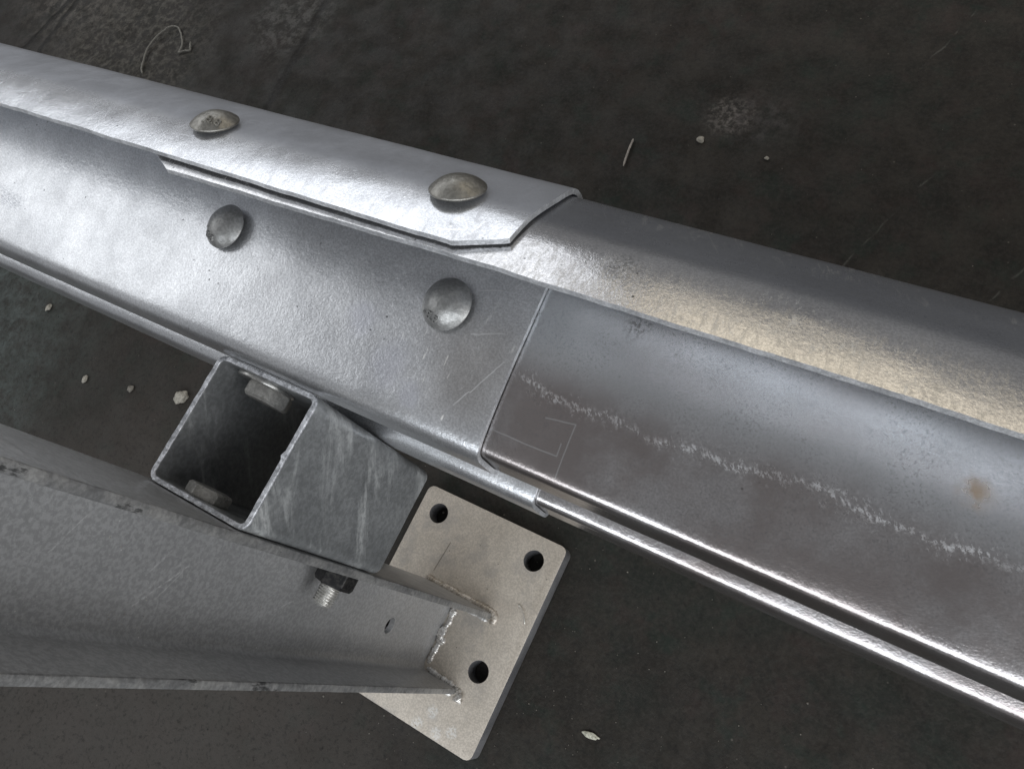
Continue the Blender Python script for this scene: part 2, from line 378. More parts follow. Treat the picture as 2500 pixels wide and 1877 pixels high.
def floor_mat():
    n = N("worn_concrete_floor")
    a = n.noise(2.2, 7, 0.62, dist=0.5); b = n.noise(11, 7, 0.68); c3 = n.noise(70, 5, 0.7)
    c = n.mix(n.ramp(b, 0.36, 0.66), (0.0145, 0.0122, 0.0096), (0.0300, 0.0255, 0.0205))
    c = n.mix(n.ramp(n.noise(5.5, 6, 0.66, n.map(loc=(5, 2, 0))), 0.47, 0.66, 0, 0.7), c, (0.0115, 0.0155, 0.0118))
    c = n.mix(n.ramp(n.noise(4.2, 5, 0.6, n.map(loc=(1, 7, 0))), 0.52, 0.70, 0, 0.55), c, (0.029, 0.0195, 0.016))
    c = n.mix(n.ramp(c3, 0.30, 0.5, 0.45, 0), c, (0.008, 0.008, 0.008))
    c = n.mix(n.ramp(n.noise(210, 4, 0.7), 0.58, 0.74, 0, 0.15), c, (0.06, 0.052, 0.045))
    c = n.mix(n.ramp(n.noise(17, 5, 0.6, n.map(loc=(9, 4, 0))), 0.52, 0.68, 0, 0.6), c, (0.013, 0.022, 0.0165))
    c = n.mix(n.ramp(n.noise(13, 5, 0.6, n.map(loc=(2, 8, 0))), 0.54, 0.68, 0, 0.5), c, (0.034, 0.022, 0.019))
    # lighter and paler towards the left, where the coating has worn through
    x, y, z = n.xyz()
    wx = n.ramp(n.math('ADD', x, n.math('MULTIPLY', a, 0.8)), -0.2, -1.5, 0, 0.55)
    c = n.mix(wx, c, (0.036, 0.032, 0.028))
    def patch(p, r, col, amt, ns=38, warp=0.10, lo=0.42, hi=0.62):
        nonlocal c
        k = n.ramp(n.spot(p, n.warp(9, warp)), r * 0.35, r, 1, 0)
        k = n.math('MULTIPLY', k, n.ramp(n.noise(ns, 6, 0.72), lo, hi))
        c = n.mix(n.math('MULTIPLY', k, amt), c, col)
        return k
    p1 = patch((-1860, 690), 0.34, (0.15, 0.14, 0.12), 0.75, ns=60)
    patch((-2150, 900), 0.30, (0.17, 0.155, 0.135), 0.7)
    p2 = patch((-1420, 900), 0.16, (0.15, 0.145, 0.135), 0.55)
    p3 = patch((-1640, -20), 0.36, (0.075, 0.092, 0.084), 0.6, ns=22, lo=0.3, hi=0.72)
    patch((-1560, -120), 0.18, (0.08, 0.095, 0.09), 0.6, ns=60, lo=0.35, hi=0.7)
    patch((-1700, 40), 0.2, (0.11, 0.13, 0.125), 0.7, ns=30, lo=0.38, hi=0.7)
    patch((-372, 850), 0.062, (0.20, 0.18, 0.165), 0.8, ns=110, warp=0.05, lo=0.40, hi=0.68)
    patch((-320, 855), 0.08, (0.07, 0.062, 0.06), 0.6, ns=50)
    lb = n.ramp(n.math('ADD', n.spot((-900, -420)), n.math('MULTIPLY', b, 0.25)), 0.25, 0.85, 0.6, 0)
    c = n.mix(n.math('MULTIPLY', lb, 1.3, clamp=True), c, (0.068, 0.060, 0.053))
    # dark ingrained joints and cracks
    wv = n.warp(26, 0.02)
    cr = n.poly([(-1372, 1100), (-1359, 952), (-1349, 832), (-1338, 703), (-1332, 590), (-1310, 420)], wv)
    c = n.mix(n.ramp(cr, 0.002, 0.020, 0.6, 0), c, (0.006, 0.005, 0.005))
    cr2 = n.math('MINIMUM', n.poly([(-2150, 1100), (-2160, 823), (-2163, 663), (-2150, 500)], wv), n.poly([(-2187, 818), (-2228, 635), (-2240, 560)], wv))
    c = n.mix(n.ramp(cr2, 0.003, 0.014, 0.8, 0), c, (0.008, 0.007, 0.006))
    # thin pale scratches
    for p, q in (((-118, 600), (-40, 810)), ((40, 500), (150, 780)), ((-60, 1150), (-110, 1010)), ((240, 620), (520, 560)), ((-60, -170), (160, -330)), ((140, -60), (260, -200)), ((300, -160), (340, -420)), ((180, 430), (200, 250))):
        k = n.ramp(n.seg(p, q, n.warp(12, 0.02)), 0.0003, 0.0022, 0.42, 0)
        c = n.mix(n.math('MULTIPLY', k, n.ramp(n.noise(30, 3), 0.42, 0.6)), c, (0.12, 0.12, 0.105))
    # embedded pale grit
    d = n.voro(34); k = n.math('MULTIPLY', n.ramp(d, 0.035, 0.062, 1, 0), n.ramp(n.noise(8, 2), 0.46, 0.58))
    c = n.mix(n.math('MULTIPLY', k, 0.6), c, (0.15, 0.135, 0.115))
    d = n.voro(27, vec=n.map(loc=(2.3, 1.1, 0))); k = n.math('MULTIPLY', n.ramp(d, 0.03, 0.06, 1, 0), n.ramp(n.noise(6, 2), 0.48, 0.6))
    c = n.mix(k, c, (0.006, 0.006, 0.005))
    c = n.mix(n.ramp(n.noise(150, 6, 0.8), 0.44, 0.62, 0, 0.35), c, (0.048, 0.043, 0.037))
    c = n.mix(n.ramp(n.noise(120, 6, 0.8, n.map(loc=(3, 3, 1))), 0.50, 0.36, 0, 0.5), c, (0.007, 0.0065, 0.006))
    rg = n.ramp(n.noise(16, 5, 0.65), 0.35, 0.7, 0.6, 0.85)
    h = n.math('ADD', n.math('MULTIPLY', b, 0.6), n.math('MULTIPLY', c3, 0.35))
    h = n.math('ADD', h, n.math('MULTIPLY', p1, 0.5))
    h = n.math('ADD', h, n.math('MULTIPLY', p3, 0.3))
    h = n.math('SUBTRACT', h, n.ramp(n.math('MINIMUM', cr, cr2), 0.0, 0.01, 0.6, 0))
    nb = n.bump(h, 0.55, 0.005)
    nb = n.bump(n.noise(330, 3, 0.7), 0.30, 0.0012, nb)
    n.b.inputs['Specular IOR Level'].default_value = 0.3
    return n.done(c, rg, 0.0, nb)
M_FLOOR = floor_mat()

# ------------------------------------------------------------------ floor
def build_floor():
    xs = [-9.0, -6, -4.2, -3.2] + [-3.0 + i * 0.03 for i in range(135)] + [1.2, 1.8, 3, 6, 9]
    ys = [-9.0, -5, -3, -1.8, -1.2] + [-1.0 + i * 0.03 for i in range(95)] + [2.0, 3, 5, 9]
    vs, fs = [], []
    for y in ys:
        for x in xs:
            z = 0.0
            if -3 < x < 1.1 and -1 < y < 1.9 and not (-0.62 < x < -0.22 and -0.32 < y < 0.14):
                z = -abs(mnoise.noise(Vector((x * 7, y * 7, 3)))) * 0.003
                k = max(0, 1 - math.hypot(x + 1.86, y - 0.72) / 0.42)
                z -= k * 0.006 * (0.5 + mnoise.noise(Vector((x * 24, y * 24, 1))))
            vs.append((x, y, z - 0.0004))
    nx = len(xs)
    for j in range(len(ys) - 1):
        for i in range(nx - 1):
            a = j * nx + i; fs.append((a, a + 1, a + nx + 1, a + nx))
    o = pydata("floor", vs, fs, M_FLOOR); o['kind'] = 'structure'
    return o
build_floor()

# ------------------------------------------------------------------ the guardrail
rail = bpy.data.objects.new("guardrail", None); COL.objects.link(rail)
rail.location = (0, 0, 0)
tag(rail, "galvanised steel guardrail: two lapped beams bolted by a square tube to an upright post", "guardrail")

def smooth_path(pts, it=3):
    for _ in range(it):
        q = [pts[0]]
        for a, b in zip(pts[:-1], pts[1:]):
            q.append((a[0] * .75 + b[0] * .25, a[1] * .75 + b[1] * .25))
            q.append((a[0] * .25 + b[0] * .75, a[1] * .25 + b[1] * .75))
        q.append(pts[-1]); pts = q
    return pts

# cross-section of the beam, (y, h) in mm, seen surface, from the free top edge to the free bottom edge
PROF = [(152, 352), (165, 356.5), (178, 361.5), (189, 366.8), (199, 373.6), (209, 380.9), (219, 388.3), (228.5, 395.8),
        (235, 403), (237.2, 413), (235.5, 421.5), (229, 425.0),
        (215, 425.6), (200, 426.6), (174, 429.6), (138, 433.6), (110, 437.3), (84, 442.3), (70, 445.6), (59.5, 449.2), (54.8, 455.5), (54.2, 463),
        (54, 474), (54.2, 488), (56.5, 496.0), (66, 499.5), (100, 504), (160, 510), (214, 516), (228, 521), (233, 532), (232, 546),
        (224, 553.5), (200, 557), (160, 560.5), (110, 571.0), (78, 580.4), (65, 584.4), (55.2, 590), (54.2, 600), (54, 616), (54.4, 630), (57, 638.5),
        (68, 642), (110, 647), (180, 655), (222, 661), (233, 668), (235, 678), (228, 691), (210, 708), (185, 720), (152, 733)]

def beam(name, pts, x_at_edge, x0, x1, side, mat, nx, label, seed, ext=0.0):
    """pts: surface seen from the camera side; side +1: thickness lies behind it. x_at_edge(j, n) trims both ends"""
    pts = smooth_path(pts, 2)
    n = len(pts)
    T = 3.6
    nor = []
    for j in range(n):
        a = pts[max(0, j - 1)]; b = pts[min(n - 1, j + 1)]
        dy, dh = b[0] - a[0], b[1] - a[1]; L = math.hypot(dy, dh) or 1
        nor.append((dh / L, -dy / L))      # left-hand normal in (y, h)
    xs = []
    vs = []
    S = [i / nx for i in range(nx + 1)]
    for lay in (0, 1):
        for i in range(nx + 1):
            for j in range(n):
                cl0, cl1 = x_at_edge(pts[j])
                xa, xb = x0 + cl0, x1 - cl1
                s = S[i]
                # crowd the rows near the working area so that dents stay fine
                x = xa + (xb - xa) * s
                y, h = pts[j]
                wob = 0.55 * mnoise.noise(Vector((x * 0.006 + seed, y * 0.02, h * 0.02))) + 0.22 * mnoise.noise(Vector((x * 0.025, y * 0.05 + seed, h * 0.05)))
                edge = 0.0
                if ext and h < 400 and y < 185: y -= ext * min(1, max(0, (-208 - x) / 290)) * ((185 - y) / 38) ** 2
                if j < 3: edge = 0.9 * mnoise.noise(Vector((x * 0.03, seed * 3, 5))) + 0.35 * mnoise.noise(Vector((x * 0.13, seed * 3, 9)))
                off = wob + (T * side if lay else 0)
                vs.append(W(x, y + nor[j][0] * off * -1 + edge * 0.9, h + nor[j][1] * off * -1 + edge * 0.3))
    R = n; base = (nx + 1) * n
    fs = []
    for i in range(nx):
        for j in range(n - 1):
            a = i * R + j
            fs.append((a, a + 1, a + R + 1, a + R))
            b = a + base
            fs.append((b, b + R, b + R + 1, b + 1))
    for i in range(nx):
        a = i * R; fs.append((a, a + R, a + R + base, a + base))
        a = i * R + n - 1; fs.append((a, a + base, a + R + base, a + R))
    nf_side = len(fs)
    for j in range(n - 1):
        a = j; fs.append((a, a + base, a + base + 1, a + 1))
        a = nx * R + j; fs.append((a, a + 1, a + base + 1, a + base))
    o = pydata(name, vs, fs, mat, rail, angle=50)
    o.data.materials.append(M_CUT)
    for k in range(nf_side - 2 * nx, len(fs)): o.data.polygons[k].material_index = 1
    bm = bmesh.new(); bm.from_mesh(o.data); bmesh.ops.recalc_face_normals(bm, faces=bm.faces); bm.to_mesh(o.data); bm.free()
    o.data.set_sharp_from_angle(angle=math.radians(50))
    o['label'] = label
    return o

# second beam: nested under the first one (below its sloping top, behind its folds)
def nest(pts):
    q = []
    n = len(pts)
    for j, (y, h) in enumerate(pts):
        if j <= 8:                       # sloping top: one sheet below
            a = pts[max(0, j - 1)]; b = pts[j + 1]
            dy, dh = b[0] - a[0], b[1] - a[1]; L = math.hypot(dy, dh)
            e = 3.6 if j == 0 else 0
            q.append((y - dh / L * 5.2 - e * dy / L, h + dy / L * 5.2 - e * dh / L))
        elif j == 9: q.append((232.0, 417.0))
        elif j == 10: q.append((232.0, 424.5))
        elif j == 11: q.append((228.0, 429.0))
        else:
            a = pts[j - 1]; b = pts[min(n - 1, j + 1)]
            dy, dh = b[0] - a[0], b[1] - a[1]; L = math.hypot(dy, dh)
            # surface runs away from the viewer by one sheet
            o = 4.7
            q.append((y + dh / L * o, h - dy / L * o))
    return q

def thick_shift(pts, T=3.6):
    """the listed points are the side the eye sees; past the nose that is the inner side, so step to the outer one"""
    q = []
    n = len(pts)
    for j, (y, h) in enumerate(pts):
        k = 0.0 if j <= 9 else (0.5 if j == 10 else 1.0)
        a = pts[max(0, j - 1)]; b = pts[min(n - 1, j + 1)]
        dy, dh = b[0] - a[0], b[1] - a[1]; L = math.hypot(dy, dh)
        q.append((y + dh / L * T * k, h - dy / L * T * k))
    return q
def clipL(p):
    y, h = p
    c = 0.0
    if h < 400 and y < 166: c = 31.0 * (166 - y) / 14.0
    elif h > 700 and y < 166: c = 31.0 * (166 - y) / 14.0
    return (0.0, c)
def clipR(p):
    y, h = p
    c = 0.0
    if h < 400 and y < 160: c = 30.0 * (160 - y) / 12.0
    return (c, 0.0)

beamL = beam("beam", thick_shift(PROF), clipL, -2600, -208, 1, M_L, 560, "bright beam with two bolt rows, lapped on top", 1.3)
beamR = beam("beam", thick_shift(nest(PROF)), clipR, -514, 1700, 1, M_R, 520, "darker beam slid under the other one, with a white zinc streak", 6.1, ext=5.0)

# ------------------------------------------------------------------ splice bolts
def prof_normal(y0, h0, pts):
    best = min(range(1, len(pts) - 1), key=lambda j: (pts[j][0] - y0) ** 2 + (pts[j][1] - h0) ** 2)
    a, b = pts[best - 1], pts[best + 1]
    v = Vector((0, b[0] - a[0], -(b[1] - a[1]))).normalized()
    nrm = Vector((1, 0, 0)).cross(v)
    if nrm.z < 0: nrm = -nrm
    return nrm

def text_mesh(txt, size, depth):
    cu = bpy.data.curves.new("mark", 'FONT'); cu.body = txt; cu.size = size; cu.extrude = depth
    cu.align_x = 'CENTER'; cu.align_y = 'CENTER'; cu.offset = size * 0.012; cu.resolution_u = 3
    to = bpy.data.objects.new("mark", cu); COL.objects.link(to)
    dg = bpy.context.evaluated_depsgraph_get()
    me = bpy.data.meshes.new_from_object(to.evaluated_get(dg))
    bpy.data.objects.remove(to)
    return me

def dome_bolt(pos, nrm, mat, label, R=17.6, H=7.2, lift=1.2, marks=(), seed=0, rot=0.0, tilt=(0, 0)):
    """mushroom head; pos in world metres, marks = list of (text, x, y, rotation, size) on the cap in mm"""
    rr = (R * R + H * H) / (2 * H)
    prof = [(0.0, H)]
    for i in range(1, 19):
        r = R * i / 18
        prof.append((r, H - (rr - math.sqrt(max(0, rr * rr - r * r)))))
    prof = prof[:-1] + [(R - 0.35, 0.45), (R, 0.05), (R + 0.05, -0.7), (R - 0.5, -1.5), (R - 3.2, -2.0), (8.5, -2.1), (8.2, -2.1 - lift - 1.5)]
    NS = 72
    vs, fs = [], []
    vs.append((0, 0, H * MM))
    for (r, z) in prof[1:]:
        for k in range(NS):
            a = 2 * math.pi * k / NS
            w = 1 + 0.010 * mnoise.noise(Vector((math.cos(a) * 2, math.sin(a) * 2, seed)))
            dz = 0.28 * mnoise.noise(Vector((r * math.cos(a) * 0.13 + seed, r * math.sin(a) * 0.13, seed)))
            vs.append((r * w * math.cos(a) * MM, r * w * math.sin(a) * MM, (z + dz + 2.1 + lift) * MM))
    vs[0] = (0, 0, (H + 2.1 + lift + 0.1) * MM)
    for k in range(NS): fs.append((0, 1 + k, 1 + (k + 1) % NS))
    for i in range(len(prof) - 2):
        for k in range(NS):
            a = 1 + i * NS + k; b = 1 + i * NS + (k + 1) % NS
            fs.append((a, a + NS, b + NS, b))
    o = pydata("splice_bolt", vs, fs, mat, rail, angle=55)
    z = nrm.normalized(); x = Vector((1, 0, 0)); x = (x - z * x.dot(z)).normalized(); y = z.cross(x)
    m = Matrix((x, y, z)).transposed().to_4x4() @ Matrix.Rotation(rot, 4, 'Z') @ Matrix.Rotation(tilt[0], 4, 'X') @ Matrix.Rotation(tilt[1], 4, 'Y')
    m.translation = pos
    o.matrix_world = m
    o['label'] = label
    for (txt, mx, my, mr, size) in marks:
        me = text_mesh(txt, size * MM, 0.0009)
        r = math.hypot(mx, my)
        zz = H - (rr - math.sqrt(rr * rr - r * r)) + 2.1 + lift
        n = Vector((mx, my, math.sqrt(rr * rr - r * r))).normalized()
        q = put("embossed_mark", me, mat, o, smooth=False)
        up = Vector((-math.sin(mr), math.cos(mr), 0)); up = (up - n * up.dot(n)).normalized(); rt = up.cross(n)
        lm = Matrix((rt, up, n)).transposed().to_4x4(); lm.translation = Vector((mx, my, zz)) * MM
        q.matrix_local = lm
    return o

def surf(pts_name, x, y, h): return W(x, y, h)
nb = prof_normal(193, 369, smooth_path(PROF, 2)); nw = prof_normal(141, 432.7, smooth_path(PROF, 2))
dome_bolt(W(-479, 191.5, 368.3), nb, M_HEADW, "warm grey mushroom head with raised figures", marks=[("8.8", 8.5, -7.5, 0.25, 9.0), ("·", 2, -12, 0.1, 9)], seed=2, tilt=(0.03, 0.02))
dome_bolt(W(-262, 191.5, 368.3), nb, M_HEADW, "rough warm grey mushroom head without figures", R=18.2, H=7.6, seed=11, tilt=(0.0, -0.03))
dome_bolt(W(-484, 141, 432.7), nw, M_HEAD, "grey mushroom head standing slightly off the sheet", R=18.4, H=9.4, marks=[("8.8", -4.2, -12.2, -0.35, 8.2), ("·", -9, -6, -0.3, 9)], seed=5, lift=2.6, tilt=(0.05, -0.05))
dome_bolt(W(-269, 141, 432.7), nw, M_HEAD, "grey mushroom head with small raised rings at its rim", R=18.8, H=9.4, marks=[("8.8", -2.8, -12.8, -0.3, 8.4), ("o", -10.4, -10.2, -0.4, 4.5)], seed=8, lift=2.0, tilt=(0.03, -0.02))

# ------------------------------------------------------------------ spacer tube
def rounded_rect(x0, x1, y0, y1, r, k=6):
    out = []
    for cx, cy, a0 in ((x1 - r, y1 - r, 0), (x0 + r, y1 - r, 90), (x0 + r, y0 + r, 180), (x1 - r, y0 + r, 270)):
        for i in range(k + 1):
            a = math.radians(a0 + 90 * i / k); out.append((cx + r * math.cos(a), cy + r * math.sin(a)))
    return out

def build_tube():
    xa, xb, ya, yb = -469.5, -360.5, -60.2, 53.4
    t = 4.6
    outer = rounded_rect(xa, xb, ya, yb, 9, 8); inner = rounded_rect(xa + t, xb - t, ya + t, yb - t, 4.6, 8)
    # refine the straight runs so that the sawn rim can wander a little
    def refine(loop, n=9):
        q = []
        for i, a in enumerate(loop):
            b = loop[(i + 1) % len(loop)]
            L = math.hypot(b[0] - a[0], b[1] - a[1])
            q.append(a)
            if L > 30:
                for k in range(1, 40): q.append((a[0] + (b[0] - a[0]) * k / 40, a[1] + (b[1] - a[1]) * k / 40))
        return q
    outer, inner = refine(outer), refine(inner)
    n = len(outer)
    rows_o = [(0.8, 480.0), (0.2, 480.5), (0, 481.6), (0, 520), (0, 560), (0, 600), (0, 640), (0, 680), (0, 700)]
    vs, fs = [], []
    cx, cy = (xa + xb) / 2, (ya + yb) / 2
    def inset(p, d):
        v = Vector((p[0] - cx, p[1] - cy)); L = v.length
        return (p[0] - v.x / L * d, p[1] - v.y / L * d)
    for d, h in rows_o:
        for p in outer:
            q = inset(p, d)
            j = 0.5 * mnoise.noise(Vector((p[0] * 0.12, p[1] * 0.12, 2))) if h < 482 else 0
            w = 0.35 * mnoise.noise(Vector((p[0] * 0.03, p[1] * 0.03, h * 0.02)))
            vs.append(W(q[0] + w + j * 0.5, q[1] + w * 0.4, h + j * 0.6))
    rows_i = [(0.0, 700), (0, 640), (0, 580), (0, 530), (0, 482), (-0.2, 480.6), (-0.7, 480.1)]
    for d, h in rows_i:
        for p in inner:
            q = inset(p, d)
            # ridge of the longitudinal weld seam on the right-hand wall
            if p[0] > xb - t - 1 and abs(p[1] - 2) < 3.2: q = (q[0] - 2.2 * (1 - abs(p[1] - 2) / 3.2), q[1])
            j = 0.5 * mnoise.noise(Vector((p[0] * 0.12, p[1] * 0.12, 7))) if h < 482 else 0
            vs.append(W(q[0] + j * 0.6, q[1] + j * 0.4, h + j * 0.5))
    tot = len(rows_o) + len(rows_i)
    for r in range(tot):
        r2 = (r + 1) % tot
        for k in range(n):
            k2 = (k + 1) % n
            fs.append((r * n + k, r * n + k2, r2 * n + k2, r2 * n + k))
    o = pydata("spacer_tube", vs, fs, M_TUBE, rail)
    o.data.materials.append(M_RIM)
    for k in range(n):
        for r in (0, 1, tot - 1, tot - 2):
            o.data.polygons[r * n + k].material_index = 1
    bm = bmesh.new(); bm.from_mesh(o.data); bmesh.ops.recalc_face_normals(bm, faces=bm.faces); bm.to_mesh(o.data); bm.free()
    o.data.set_sharp_from_angle(angle=math.radians(40))
    # small closing rings are not needed: the tube is open at both ends
    return o
tube = build_tube()

# ------------------------------------------------------------------ hex heads, nut, washer
def hex_prism(name, cx, ch, y0, y1, cc, mat, parent, rot=0.0, cham=2.2, chamfer_at=1):
    """axis along y. cc = across corners; flat faces up when rot = 0"""
    bm = bmesh.new()
    R = cc / 2
    rings = []
    ys = [y0, y0 + (y1 - y0) * 0.14, y0 + (y1 - y0) * 0.82, y1] if chamfer_at == 1 else [y0, y0 + (y1 - y0) * 0.10, y1 - (y1 - y0) * 0.18, y1]
    for i, y in enumerate(ys):
        ring = []
        for k in range(6):
            for e in (-1, 1):
                a = math.radians(60 * k) + rot + e * 0.035
                r = R * (0.90 if i == 3 else (0.97 if i == 0 else 1))
                ring.append(bm.verts.new(W(cx + r * math.cos(a), y, ch + r * math.sin(a))))
        rings.append(ring)
    for a, b in zip(rings[:-1], rings[1:]):
        for k in range(12):
            bm.faces.new((a[k], a[(k + 1) % 12], b[(k + 1) % 12], b[k]))
    bm.faces.new(rings[0]); bm.faces.new(rings[-1])
    return from_bm(name, bm, mat, parent, angle=18)

def disc(name, cx, ch, y0, y1, R, mat, parent, NS=48, hole=0):
    bm = bmesh.new()
    prof = [(R - 0.5, y0), (R, y0 + (y1 - y0) * 0.25), (R, y1 - (y1 - y0) * 0.25), (R - 0.5, y1)]
    rings = []
    for r, y in prof:
        rings.append([bm.verts.new(W(cx + r * math.cos(2 * math.pi * k / NS), y, ch + r * math.sin(2 * math.pi * k / NS))) for k in range(NS)])
    for a, b in zip(rings[:-1], rings[1:]):
        for k in range(NS): bm.faces.new((a[k], a[(k + 1) % NS], b[(k + 1) % NS], b[k]))
    bm.faces.new(rings[0]); bm.faces.new(rings[-1])
    return from_bm(name, bm, mat, parent, angle=40)

hb = hex_prism("hex_bolt", -431, 512, 45.6, 33.0, 41, M_HEX, rail)
hb['label'] = "upper hex head with a round washer inside the tube"
disc("washer", -436, 508.5, 48.9, 45.4, 25, M_WASH, hb)
hb2 = hex_prism("hex_bolt", -426, 503, -55.4, -46.0, 37, M_HEX, rail, rot=math.radians(30))
hb2['label'] = "lower hex head inside the tube, on the post side"
nut = hex_prism("nut", -392.5, 686, -69.2, -87.0, 41, M_BLACK, rail, rot=math.radians(26), chamfer_at=0)
nut['label'] = "black hex nut under the near flange"

def thread(cx, ch, y0, y1, r, mat, parent):
    NS = 28; pitch = 2.6; turns = abs(y1 - y0) / pitch; steps = int(turns * NS)
    sgn = 1 if y1 > y0 else -1
    vs, fs = [], []
    prof = [(-0.5, -1.35), (-0.12, 0.0), (0.12, 0.0), (0.5, -1.35)]
    for s in range(steps + 1):
        a = 2 * math.pi * s / NS
        for (dy, dr) in prof[:3]:
            y = y0 + sgn * (s / NS + dy) * pitch
            rr = r + dr
            if s > steps - NS: rr -= 1.2 * (s - steps + NS) / NS
            vs.append(W(cx + rr * math.cos(a), y, ch + rr * math.sin(a)))
    for s in range(steps):
        a = s * 3; b = a + 3
        fs.append((a, b, b + 1, a + 1)); fs.append((a + 1, b + 1, b + 2, a + 2))
        if s + NS <= steps:
            c = (s + NS) * 3
            fs.append((a + 2, b + 2, c + 3, c))
    # core and end face
    base = len(vs); NC = 28
    for y, rr in ((y0, r - 1.4), (y1 - sgn * 1.5, r - 1.4), (y1 + sgn * 0.6, r - 3)):
        for k in range(NC):
            a = 2 * math.pi * k / NC; vs.append(W(cx + rr * math.cos(a), y, ch + rr * math.sin(a)))
    for i in range(2):
        for k in range(NC):
            k2 = (k + 1) % NC; a = base + i * NC
            fs.append((a + k, a + k2, a + NC + k2, a + NC + k))
    fs.append(tuple(base + 2 * NC + k for k in range(NC)))
    return pydata("threaded_shank", vs, fs, mat, parent, angle=35)
thread(-393.5, 686, -80, -107.5, 10.4, M_THR, nut)

# ------------------------------------------------------------------ post
post = bpy.data.objects.new("post", None); COL.objects.link(post); post.parent = rail
post.location = (-0.42, -0.12, 0.0)
def padd(o):
    o.parent = post; o.matrix_parent_inverse = Matrix.Translation(post.location).inverted(); return o

def flange(y_out, y_in, name_label, seed):
    xa, xb = -480.0, -362.0
    s = 1 if y_in > y_out else -1
    r = 1.6
    sec = [(xa + r, y_out), (xb - r, y_out), (xb - 0.4, y_out + s * 0.6), (xb, y_out + s * 2), (xb, y_in - s * 2), (xb - 0.4, y_in - s * 0.6), (xb - r, y_in),
           (xa + r, y_in), (xa, y_in - s * 2), (xa, y_out + s * 2)]
    hs = [1078.0 - i * (878.0 / 150) for i in range(151)]
    vs, fs = [], []
    for h in hs:
        for i, (x, y) in enumerate(sec):
            w = 0.0; wy = 0.0
            if i in (2, 3, 4, 5): w = 0.55 * mnoise.noise(Vector((h * 0.05, i * 0.4, seed))); wy = 0.4 * mnoise.noise(Vector((h * 0.03, 3 + i, seed)))
            vs.append(W(x + w, y + wy, h))
    n = len(sec)
    for j in range(len(hs) - 1):
        for i in range(n):
            i2 = (i + 1) % n
            fs.append((j * n + i, j * n + i2, (j + 1) * n + i2, (j + 1) * n + i))
    fs.append(tuple(range(n))); fs.append(tuple((len(hs) - 1) * n + k for k in reversed(range(n))))
    o = pydata("flange", vs, fs, M_POST)
    o.data.materials.append(M_EDGE)
    for j in range(len(hs) - 1):
        for i in (1, 2, 3, 4, 5): o.data.polygons[j * n + i].material_index = 1
    bm = bmesh.new(); bm.from_mesh(o.data); bmesh.ops.recalc_face_normals(bm, faces=bm.faces); bm.to_mesh(o.data); bm.free()
    o.data.set_sharp_from_angle(angle=math.radians(35))
    o['label'] = name_label
    return padd(o)
flange(-61.0, -69.2, "flange against the spacer tube", 2)
flange(-180.5, -172.4, "outer flange away from the beams", 9)

def web():
    # web plate with rolled fillets into both flanges
    bm = bmesh.new()
    r = 11
    prof = []
    y0, y1 = -69.0, -172.6
    for i in range(9):
        a = math.radians(90 * i / 8); prof.append((-423 + r - r * math.sin(a), y0 - r + r * math.cos(a)))
    prof += [(-423, y0 - r - (y0 - y1 - 2 * r) * k / 24) for k in range(1, 24)]
    for i in range(9):
        a = math.radians(90 * i / 8); prof.append((-423 + r - r * math.cos(a), y1 + r - r * math.sin(a)))
    back = [(-430 - (p[0] + 423), p[1]) for p in reversed(prof)]
    sec = prof + back
    hs = [1078.0 - i * (878.0 / 160) for i in range(161)]
    vs, fs = [], []
    for h in hs:
        for (x, y) in sec:
            w = 0.5 * mnoise.noise(Vector((h * 0.008, y * 0.02, 4)))
            vs.append(W(x + w, y, h))
    n = len(sec)
    for j in range(len(hs) - 1):
        for i in range(n):
            i2 = (i + 1) % n
            fs.append((j * n + i, j * n + i2, (j + 1) * n + i2, (j + 1) * n + i))
    fs.append(tuple(range(n))); fs.append(tuple((len(hs) - 1) * n + k for k in reversed(range(n))))
    o = pydata("web", vs, fs, M_POST)
    bm = bmesh.new(); bm.from_mesh(o.data); bmesh.ops.recalc_face_normals(bm, faces=bm.faces); bm.to_mesh(o.data); bm.free()
    # drilled hole near the foot of the web
    cb = bmesh.new(); bmesh.ops.create_cone(cb, cap_ends=True, segments=36, radius1=0.0105, radius2=0.0105, depth=0.06)
    cm = bpy.data.meshes.new("cutter"); cb.to_mesh(cm); cb.free()
    co = bpy.data.objects.new("cutter", cm); COL.objects.link(co)
    co.matrix_world = Matrix.Translation(W(-426, -123, 914)) @ Matrix.Rotation(math.radians(90), 4, 'Y')
    md = o.modifiers.new("hole", 'BOOLEAN'); md.object = co; md.operation = 'DIFFERENCE'; md.solver = 'EXACT'
    dg = bpy.context.evaluated_depsgraph_get()
    me2 = bpy.data.meshes.new_from_object(o.evaluated_get(dg))
    o.modifiers.clear(); o.data = me2; bpy.data.objects.remove(co)
    for p in me2.polygons: p.use_smooth = True
    me2.set_sharp_from_angle(angle=math.radians(35))
    return padd(o)
web()

